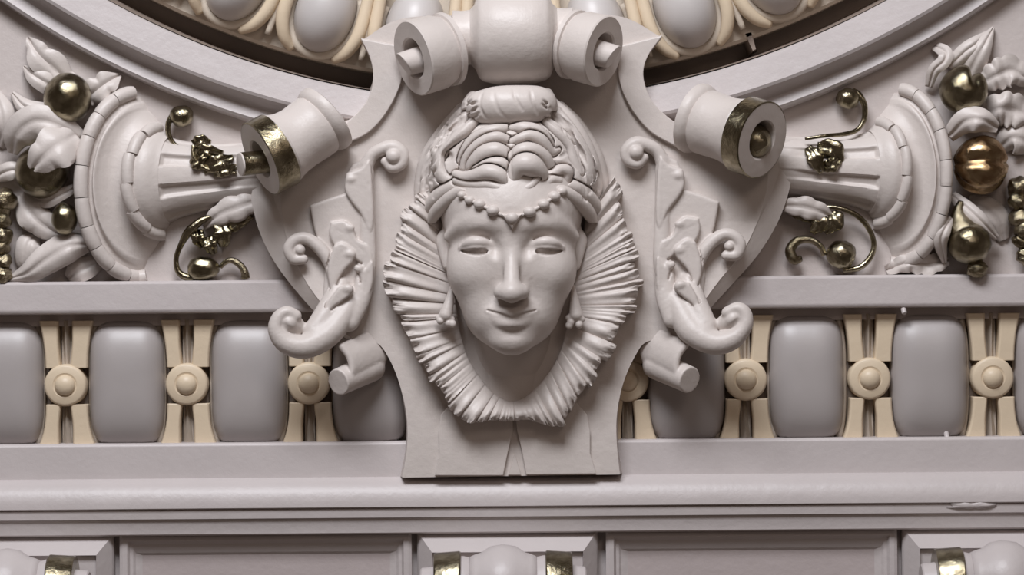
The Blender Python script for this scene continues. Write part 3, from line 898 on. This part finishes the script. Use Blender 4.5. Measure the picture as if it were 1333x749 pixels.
# waved front, right of the parting
for a in ([(667, 168, 134, 5), (682, 168, 138, 8), (698, 172, 135, 9), (710, 182, 130, 8), (718, 194, 124, 6)],
          [(667, 186, 142, 5), (678, 181, 145, 6), (690, 178, 143, 7), (704, 184, 138, 8), (716, 198, 130, 7), (726, 196, 126, 4)],
          [(668, 206, 150, 8), (680, 198, 152, 10), (694, 198, 149, 10), (708, 206, 142, 9), (716, 218, 136, 7), (722, 226, 132, 5)],
          [(669, 232, 154, 8), (676, 218, 157, 13), (688, 216, 157, 15), (700, 224, 151, 12), (708, 234, 144, 7)],
          [(666, 244, 154, 4), (675, 249, 156, 5), (688, 245, 156, 5.5), (697, 236, 153, 5), (702, 226, 150, 4)],
          [(716, 230, 138, 7), (728, 222, 132, 7), (738, 224, 126, 8), (736, 236, 122, 7)],
          [(706, 246, 146, 5), (716, 236, 142, 6), (726, 236, 134, 6)]):
    strand(a, 1.6)
hr.chain([(664, 168, 146, 2.0), (664, 190, 154, 2.2), (664, 215, 161, 2.6), (664, 240, 162, 2.2)], 3, 'sub')
hr.chain([(664, 160, 122, 3.5), (664, 190, 136, 3.5), (664, 215, 144, 3.5), (664, 246, 146, 3.0)], 2)
rs = np.random.RandomState(4)
for i in range(26):        # comb marks
    sd = rs.choice([-1, 1]); a = rs.uniform(0.2, 1.0)
    u0 = 664 + sd * rs.uniform(40, 66); v0 = rs.uniform(130, 160)
    u3 = 664 + sd * rs.uniform(96, 120); v3 = rs.uniform(225, 262)
    pts = []
    for s in np.linspace(0, 1, 6):
        u = u0 + (u3 - u0) * math.sin(s * 1.57) ; v = v0 + (v3 - v0) * s**1.2
        pts.append((u, v, hr.front(u, v) + 1, 1.7 + 0.8 * rs.rand()))
    hr.chain(pts, 2, 'sub')
V, F = hr.mesh()
link('hair', PH(V), F, M['plaster'], head)

# ---- pearl headband
V, F = tube(chainpts, 60, 8)
band = link('headband', PH(V), F, M['plaster'], head)
for u, v, d, r in beads:
    V, F = ball((u, v, d + 2), (r * 1.12, r * 0.95, r), 20, 12); link('bead', PH(V), F, M['plaster'], band)
u, v, d = pend
V, F = prism([([(652, 280), (680, 280), (667, 299.5)], d - 5), ([(652, 280), (680, 280), (667, 299.5)], d + 3), ([(655, 282), (677, 282), (667, 296.5)], d + 5)])
pd = link('pendant', PH(V), F, M['plaster'], band, smooth=False)
V, F = ball((666.5, 285.5, d + 5), (8, 7.2, 6), 20, 12); link('bead', PH(V), F, M['plaster'], band)

# ---- pleated collar standing out round the neck
outer = [(556,244),(538,258),(521,274),(513,300),(505,328),(501,355),(508,384),(514,408),(528,432),(540,458),(555,484),(570,508),(589,533),(612,551),(640,549),(665,550),(692,548),(718,554),(738,551),(748,528),(766,504),(785,474),(801,448),(816,418),(830,385),(833,355),(829,325),(822,290),(812,260),(798,232)]
inner = [(570, 262),(576, 290),(580, 318),(584, 342),(587, 362),(590, 380),(592, 394),(594, 408),(596, 422),(599, 438),(604, 455),(612, 474),(625, 494),(640, 512),(653, 521),(666, 525),(680, 521),(694, 511),(709, 495),(722, 476),(731, 457),(736, 440),(740, 424),(743, 408),(745, 393),(747, 378),(750, 360),(753, 340),(758, 316),(763, 286)]
nT, nR = 640, 26
O = spline(outer, nT); I = spline(inner, nT)
arc = np.concatenate([[0], np.cumsum(np.linalg.norm(np.diff((O * .7 + I * .3), axis=0), axis=1))])
rs = np.random.RandomState(11)
edges = [0.0]
while edges[-1] < arc[-1]: edges.append(edges[-1] + rs.uniform(8, 23))
edges = np.array(edges); pid = np.searchsorted(edges, arc, 'right') - 1; pid = np.clip(pid, 0, len(edges) - 2)
ph = (arc - edges[pid]) / (edges[pid + 1] - edges[pid])
amp = rs.uniform(2.2, 5.0, len(edges))[pid] * np.clip((edges[pid + 1] - edges[pid]) / 14, .6, 1.3)
pro = rs.uniform(-9, 4, len(edges))[pid]
jag = rs.randn(nT, 26) * 1.0
fold = np.clip(np.sin(np.pi * ph), 0, 1)**0.35 - 0.8 + 0.7 * (ph - 0.5)
rr = np.linspace(0, 1, nR)
top = np.zeros((nT, nR, 3))
low = np.sin(arc / 37.0) * 3 + np.sin(arc / 17.0 + 1) * 1.5
for j, s in enumerate(rr):
    q = s + 0 * arc
    pos = I + (O - I) * (s * (1 + (pro / 70.0) * s**3 + 0.03 * np.sin(np.pi * ph) * s**2))[:, None]
    top[:, j, :2] = pos
    top[:, j, 2] = 72 + 22 * math.sin(s * 1.9) - 8 * s**6 + fold * amp * min(1, 0.2 + s * 1.1) + 1.6 * np.sin(np.pi * ph * 2.5 + pid) * s + low * s + (4 * np.sin(np.pi * ph * 3) + jag[:, j] * 1.2) * max(0, s - .78) / .22
bot = top.copy(); bot[:, :, 2] = 44
V = np.concatenate([top.reshape(-1, 3), bot[:, [0, -1]].reshape(-1, 3)])
F = grid_faces(nT, nR); o = nT * nR
for i in range(nT - 1):
    F.append((i * nR, (i + 1) * nR, o + (i + 1) * 2, o + i * 2))
    F.append((i * nR + nR - 1, o + i * 2 + 1, o + (i + 1) * 2 + 1, (i + 1) * nR + nR - 1))
    F.append((o + i * 2, o + (i + 1) * 2, o + (i + 1) * 2 + 1, o + i * 2 + 1))
for i in (0, nT - 1):
    F.append(tuple(i * nR + j for j in range(nR)) + (o + i * 2 + 1, o + i * 2))
link('pleated_collar', PH(V), F, M['plaster'], head, smooth=True, angle=1.2)

# ---- drop earrings
for sx, top_, bt in ((-1, (590, 366, 92), (580, 418, 98)), (1, (746, 372, 92), (750, 420, 98))):
    c = Clay((min(top_[0], bt[0]) - 18, 352, 70), (max(top_[0], bt[0]) + 18, 436, 120), 1.0)
    c.chain([(*top_, 2.5), ((top_[0] + bt[0]) / 2, 392, 97, 6), (bt[0], 410, 98, 9)], 2)
    c.chain([(bt[0] - 10, 414, 98, 4), (bt[0] + 8, 416, 98, 4)], 3)
    for dx, dy in ((-7, 0), (4, 3), (-sx * 9, 4)): c.ell((bt[0] + dx, bt[1] + dy, 100), (5, 5, 5), 1)
    V, F = c.mesh(); link('earring', PH(V), F, M['plaster'], head)

# ================================================================== the two cornucopias
def horn(side, label):
    t = thing('cornucopia', label, 'cornucopia', (175 if side < 0 else 1160, 362, 0), 30, None)
    P = Place(30)
    def fix(V):
        V = np.array(V, float)
        V[:, 2] = np.maximum(V[:, 2], -6)
        if side > 0:
            sh = 2 + np.clip((V[:, 0] - 98) / 110, 0, 1) * 16
            V[:, 0] = 2 * 667 - V[:, 0] + sh
            V[:, 1] = 229 + (V[:, 1] - 240) * 0.945
        return V
    def pt(row, ph):
        cu, cv, R, w, dep = row
        return np.stack([cu - w * np.sin(ph), cv - R * np.cos(ph), dep * np.sign(np.sin(ph)) * np.abs(np.sin(ph))**0.8], -1)
    nphi = 97
    ph = np.linspace(-0.02 * math.pi, 1.04 * math.pi, nphi)
    def loft(rows, nm, n, fn=None):
        R = spline(rows, n); V = []
        for i, r in enumerate(R):
            q = pt(r, ph)
            if fn is not None: q = fn(r, ph, q)
            V.append(q)
        back = pt(R[-1], ph); back[:, 2] = -8; V.append(back)
        front = pt(R[0], ph); front[:, 2] = -8; V.insert(0, front)
        V = np.concatenate(V)
        return link(nm, P(fix(V)), grid_faces(n + 2, nphi), M['plaster'], t, smooth=True, angle=1.0)
    loft([(180, 240, 116, 66, 46), (184, 240, 110, 63, 44), (186, 239, 106, 63, 50), (188, 239, 101, 63, 52), (190, 239, 97, 58, 45), (194, 238, 92, 50, 38), (200, 237, 84, 43, 38), (205, 236, 77, 42, 42), (209, 235, 72, 42, 48)], 'bell', 44)
    loft([(209, 235, 68, 36, 54), (213, 234, 64, 30, 57), (216, 234, 61, 24, 56), (218, 233, 58, 16, 52), (221, 233, 57, 13, 50)], 'shoulder', 14)
    def flute(r, p, q):
        k = np.clip((r[0] - 219) / 5, 0, 1) * np.clip((330 - r[0]) / 30, 0.3, 1)
        f = np.clip((np.sin(p * 8 - 1.0) - 0.1) / .5, 0, 1)
        m = 1 - 0.13 * k * f
        q = q.copy(); q[:, 2] *= m; q[:, 1] = r[1] + (q[:, 1] - r[1]) * (1 - 0.07 * k * f)
        return q
    loft([(216, 233, 57, 14, 50), (222, 233, 55, 12, 49), (232, 232, 51, 9, 46), (250, 231, 47, 6, 43), (280, 229, 43, 3, 41), (310, 226, 41, 1, 40), (345, 223, 40, 0, 40)], 'fluted_neck', 60, flute)
    rs = np.random.RandomState(3 if side < 0 else 5)
    def beads(row, r, n, nm, skew, a0=0.03, a1=1.05):
        e = np.linspace(a0, a1, n + 1) * math.pi
        e[1:-1] += rs.uniform(-.03, .03, n - 1)
        for a, b in zip(e[:-1], e[1:]):
            q = np.linspace(a + 0.004, b - 0.004, 7)
            c = pt(row, q); c[:, 2] = np.maximum(c[:, 2], 3)
            c[:, 0] += skew * np.linspace(-1, 1, 7)
            rr = r * np.array([0.93, 0.99, 1, 1.01, 1, 0.99, 0.93])
            V, F = tube(np.hstack([c, rr[:, None]]), 12, 12)
            link(nm, P(fix(V)), F, M['plaster'], t, smooth=True, angle=0.9)
    beads((177, 240, 121, 69, 50), 9.8, 10, 'rim_segment', 0)
    beads((208, 235, 70, 40, 53), 8.5, 6, 'collar_segment', 1.5, 0.02, 1.02)
horn(-1, 'pale plaster horn with fluted neck lying left of the cartouche')
horn(1, 'pale plaster horn with fluted neck lying right of the cartouche')

# ================================================================== plaster leaves
def leaf_thing(label, spine, widths, d0=25, group=None, **kw):
    V, F = leaf(spine, widths, **kw)
    return tag(link('plaster_leaf', Place(d0)(V), F, M['plaster'], smooth=True, angle=1.0), label, 'leaf', group or 'plaster leaves round the gilded fruit')
leaf_thing('tall pointed leaf rising above the topmost gilded ball on the left', [(90,108,14),(68,88,20),(48,68,24),(34,47,12)], [14,19,16,2], lobes=2, lobe_amp=.3, seed=1)
leaf_thing('short pointed leaf at the upper left of the topmost gilded ball on the left', [(76,118,12),(58,107,22),(42,97,22),(28,85,10)], [12,14,11,2], lobes=0, seed=2)
leaf_thing('folded leaf pointing left below the topmost gilded ball on the left', [(74,146,14),(50,146,22),(30,138,22),(13,120,10)], [13,14,11,3], cup=.5, seed=3)
leaf_thing('small notched leaf between the topmost left gilded ball and the oval frame', [(112,128,16),(126,117,26),(140,107,26),(155,96,12)], [12,17,15,3], lobes=2, lobe_amp=.35, seed=4)
leaf_thing('broad curled leaf arching over the half hidden gilded ball on the left', [(104,182,34),(78,164,56),(48,160,58),(24,178,46),(16,200,28)], [12,18,22,20,6], cup=.35, wav=2, seed=5)
leaf_thing('pale leaf lying across the half hidden gilded ball on the left', [(101,176,44),(84,190,68),(66,204,74),(46,224,58)], [14,27,24,8], cup=.3, lobes=2, lobe_amp=.2, wav=2, seed=6)
leaf_thing('thin leaf between the half hidden gilded ball and the small gilded berry, left', [(102,243,30),(80,254,36),(60,262,30),(38,258,14)], [5,8,9,4], seed=7)
leaf_thing('broad leaf behind the small gilded berry on the left', [(22,254,8),(36,272,24),(52,290,28),(76,306,16)], [12,19,20,8], cup=.4, lobes=2, lobe_amp=.2, seed=8)
leaf_thing('long twisted leaf resting on the ledge below the small gilded berry, left', [(114,318,28),(90,322,42),(62,338,42),(36,356,34),(8,364,14)], [10,20,19,13,4], cup=.5, wav=3, seed=9)
leaf_thing('rounded leaf standing on the ledge behind the long twisted leaf, left', [(36,358,6),(34,338,18),(36,318,20),(44,304,8)], [10,17,17,6], cup=.5, seed=10)
leaf_thing('small leaf low behind the long twisted leaf beside the left horn', [(128,340,6),(112,348,14),(98,354,16),(86,363,8)], [8,15,15,8], cup=.2, seed=12)
leaf_thing('little leaf at the left edge beside the half hidden gilded ball', [(34,228,8),(20,222,20),(6,224,20),(-12,232,8)], [7,11,12,6], cup=.3, seed=11)
leaf_thing('rounded leaf cut off by the left edge of the photo', [(-6,190,6),(2,168,22),(0,144,24),(-10,118,8)], [9,15,16,6], cup=.5, seed=13)

leaf_thing('tall pointed leaf rising above the heart-shaped gilded fruit on the right', [(1262,98,12),(1272,76,24),(1283,56,24),(1296,34,8)], [14,16,11,2], cup=.5, seed=21)
leaf_thing('narrow leaf slanting up to the oval frame above the heart-shaped gilded fruit', [(1238,86,14),(1256,68,24),(1272,56,24),(1290,40,8)], [8,11,10,3], cup=.5, seed=22)
leaf_thing('curling ribbon leaf above the rim of the right horn', [(1219,58,10),(1230,68,30),(1228,80,34),(1216,92,28),(1211,112,14)], [6,9,9,8,5], cup=.3, seed=23)
leaf_thing('ragged leaf to the right of the heart-shaped gilded fruit', [(1280,108,12),(1298,98,26),(1318,92,26),(1342,104,12)], [12,19,20,9], lobes=5, lobe_amp=.2, wav=3, seed=24)
leaf_thing('torn broad leaf between heart-shaped fruit and gilded gourd at the right edge', [(1280,150,14),(1300,142,30),(1322,144,28),(1350,154,12)], [12,20,22,12], lobes=5, lobe_amp=.2, wav=4, cup=.4, seed=25)
leaf_thing('arched leaf lying over the top of the ribbed gilded gourd', [(1234,178,36),(1252,160,58),(1272,158,62),(1296,168,48)], [9,16,16,6], cup=.4, wav=2, seed=26)
leaf_thing('pale leaf right of the ribbed gilded gourd', [(1306,190,8),(1318,180,22),(1332,182,22),(1350,190,10)], [10,18,20,12], cup=.4, seed=27)
leaf_thing('long narrow leaf slanting below the ribbed gilded gourd', [(1240,254,20),(1258,272,40),(1276,290,44),(1298,310,26)], [7,10,10,4], cup=.5, seed=28)
leaf_thing('wide folded leaf between ribbed gourd and the right-hand gilded bud', [(1262,262,8),(1282,272,22),(1300,288,22),(1310,312,8)], [10,18,18,7], cup=.5, seed=29)
leaf_thing('small pointed leaf against the lower rim of the right horn', [(1237,284,40),(1226,300,52),(1222,316,48),(1230,342,26)], [4,9,9,3], cup=.4, seed=30)
leaf_thing('crumpled leaf resting on the ledge under the right horn', [(1236,338,14),(1210,344,26),(1184,342,24),(1156,352,8)], [8,14,13,6], lobes=5, lobe_amp=.2, wav=3, seed=31)

# ================================================================== gilded fruit
def rough(seed, amp):
    rs = np.random.RandomState(seed); K = rs.randn(7, 3) * 4; p = rs.rand(7) * 6
    return lambda n: 1 + amp * np.sin(n @ K.T + p).mean(1)
def fruit(name, label, c, r, d0, fn=None, mat='gold', extra=()):
    t = thing(name, label, 'fruit', (c[0], c[1] + r[1], 0), d0, 'gilded fruit spilling from the horns')
    P = Place(d0)
    V, F = ball(c, r, 44, 28, fn)
    link('body', P(V), F, M[mat], t)
    return t, P
fruit('gilded_ball', 'large round gilded ball topmost on the left beside the oval frame', (88, 128, 34), (31, 33.5, 31), 34, rough(1, .05))
fruit('gilded_ball', 'round gilded ball half hidden under a pale leaf on the left', (54, 223, 30), (35, 35, 32), 30, rough(2, .05))
fruit('gilded_berry', 'small oval gilded berry beside the rim of the left horn', (84, 285, 40), (17, 21, 17), 40, rough(3, .06))
def heart(n):
    s = np.exp(-((n[:, 0] - .42)**2 / .03)) * np.clip(-n[:, 1] + .1, 0, 1)
    return (1 - 0.42 * s) * rough(4, .05)(n)
fruit('gilded_heart_fruit', 'gilded heart-shaped fruit topmost on the right beside the oval frame', (1255, 117, 34), (31.5, 32, 31), 34, heart)
def ribs(n):
    a = np.arctan2(n[:, 1], n[:, 2])
    return (1 - 0.22 * np.abs(np.cos(a * 2.2 + .35))**8) * rough(5, .03)(n)
t, P = fruit('gilded_gourd', 'ribbed reddish gilded gourd in the middle of the right-hand fruit', (1277, 214, 34), (36, 40, 34), 34, ribs, 'gold_red')
t, P = fruit('gilded_pear', 'gilded pear with a knobbly tip above the right-hand ledge', (1262, 317, 36), (28.5, 28, 28), 36, rough(6, .05))
V, F = tube([(1252, 262, 30, 4), (1248, 280, 32, 10), (1254, 300, 34, 20), (1262, 316, 34, 26)], 24, 16)
link('neck', P(V), F, M['gold_rough'], t)
V, F = ball((1272, 350, 36), (13, 11, 12), 20, 14, rough(8, .3)); link('tip', P(V), F, M['gold_rough'], t)
def bud(label, blobs, d0, anchor):
    t = thing('gilded_bud', label, 'bud', anchor, d0)
    P = Place(d0)
    for i, (u, v, d, r) in enumerate(blobs):
        V, F = ball((u, v, d), (r, r * .92, r), 26, 18, rough(20 + i, .32)); link('scale', P(V), F, M['gold_rough'], t)
bud('crumpled gilded bud cut off by the left edge of the photo', [(4,260,22,17),(-6,272,22,18),(0,288,26,14),(2,308,24,14),(-4,322,22,15),(4,340,22,11),(2,358,22,13),(-8,352,20,14)], 24, (0, 364, 0))
bud('crumpled gilded bud cut off by the right edge of the photo', [(1328,244,22,16),(1342,252,22,18),(1326,262,26,13),(1328,284,24,15),(1336,298,24,16),(1330,314,22,12),(1336,334,22,13)], 24, (1332, 352, 0))

# ================================================================== gilded sprigs on the spandrels
def sprig(label, stem, knob, lobes, hook=None, pleaf=None, anchor=None, ribs_=None):
    t = thing('gilded_sprig', label, 'ornament', anchor, 20, 'gilded sprigs beside the horns')
    P = Place(20)
    V, F = tube(stem, 48, 10); link('stem', P(V), F, M['gold'], t)
    if ribs_ is not None:
        V, F = tube(ribs_, 30, 10); link('spine', P(V), F, M['gold_rough'], t)
    u, v, d, a, b = knob
    V, F = ball((u, v, d), (a, b, min(a, b)), 30, 20, rough(int(u), .12)); link('knob', P(V), F, M['gold'], t)
    for i, (sp, w) in enumerate(lobes):
        sp = [(a, b, c - (7 if c > 40 else 3)) for a, b, c in sp]
        V, F = leaf(sp, [x * 1.3 for x in w], cup=.25, lobes=3, lobe_amp=.2, thick=9, vein=2, n=18, m=9, seed=i + int(u)); link('lobe', P(V), F, M['gold'], t)
    if hook is not None:
        V, F = tube(hook, 30, 10); link('hook', P(V), F, M['gold_rough'], t)
    if pleaf is not None:
        V, F = leaf(pleaf[0], pleaf[1], cup=.35, lobes=3, lobe_amp=.18, thick=14, n=30, m=11, seed=3); link('white_leaf', P(V), F, M['plaster'], t, label='plain white leaf under the gilding')
sprig('gilded sprig above the fluted neck of the left horn', [(226,148,14,5),(219,160,16,4),(219,174,16,3.5),(226,187,16,3),(240,194,18,2.5),(258,195,30,2.5)], (236, 151, 16, 16, 14),
      [([(254,190,46),(264,184,52),(276,186,44)], [5,6,2]), ([(254,197,46),(272,197,56),(292,199,44)], [5,6,1.5]), ([(254,204,48),(262,212,58),(270,219,50)], [6,9,4]),
       ([(266,220,50),(285,213,58),(305,204,46)], [6,8,1.5]), ([(280,225,50),(295,222,58),(310,217,46)], [5,7,2])], ribs_=[(254,190,44,2.5),(255,206,45,3),(266,218,45,3),(285,225,44,3),(310,226,42,2)], anchor=(236, 226, 0))
sprig('gilded sprig on the ledge below the neck of the left horn', [(278,281,22,2),(262,288,24,5),(246,302,24,6),(236,318,20,4),(229,336,16,3.5),(231,352,16,4),(240,360,16,5),(252,362,16,5)], (264, 350, 18, 21, 16),
      [([(258,298,22),(258,310,28),(264,322,18)], [5,7,3]), ([(270,308,22),(274,320,30),(278,331,18)], [4,7,3]), ([(284,288,22),(290,304,32),(290,322,20)], [5,9,4]),
       ([(290,300,22),(308,291,30),(329,282,24)], [5,7,2])], hook=[(286,348,12,3),(292,342,14,3.5),(301,339,16,4),(312,345,16,4.5),(318,354,16,5),(319,362,14,6)],
      pleaf=([(336,262,30),(312,270,36),(286,280,30),(264,296,14)], [10,17,14,3]), anchor=(272, 364, 0))
sprig('gilded sprig above the fluted neck of the right horn', [(1110,118,14,5),(1119,124,16,4.5),(1126,138,16,4),(1125,156,16,3.5),(1116,169,18,3),(1098,175,26,3),(1070,178,38,2.5),(1046,182,38,2)], (1104, 128, 16, 15, 14),
      [([(1050,192,46),(1058,206,56),(1068,226,48)], [4,8,3]), ([(1062,192,46),(1082,196,56),(1092,216,46)], [5,10,3]), ([(1068,218,46),(1080,216,56),(1094,206,46)], [4,7,2])], anchor=(1090, 226, 0))
sprig('gilded sprig on the ledge below the neck of the right horn', [(1068,269,22,2),(1092,271,24,3),(1114,280,22,3.5),(1130,296,18,3.5),(1138,316,16,3.5),(1134,334,16,4),(1120,348,16,4),(1098,353,16,4)], (1095, 332, 18, 20, 19),
      [([(1030,278,24),(1046,282,30),(1060,288,22)], [3,5,3]), ([(1062,276,24),(1066,290,32),(1058,304,20)], [5,9,3]), ([(1082,276,24),(1086,288,32),(1074,303,20)], [5,10,3])],
      hook=[(1074,332,14,4),(1068,320,16,4),(1054,312,16,4.5),(1038,314,16,6),(1029,326,16,7),(1034,338,16,7),(1044,337,14,4)],
      pleaf=([(1020,268,30),(1044,270,36),(1066,276,32),(1090,286,14)], [8,14,12,3]), anchor=(1080, 355, 0))
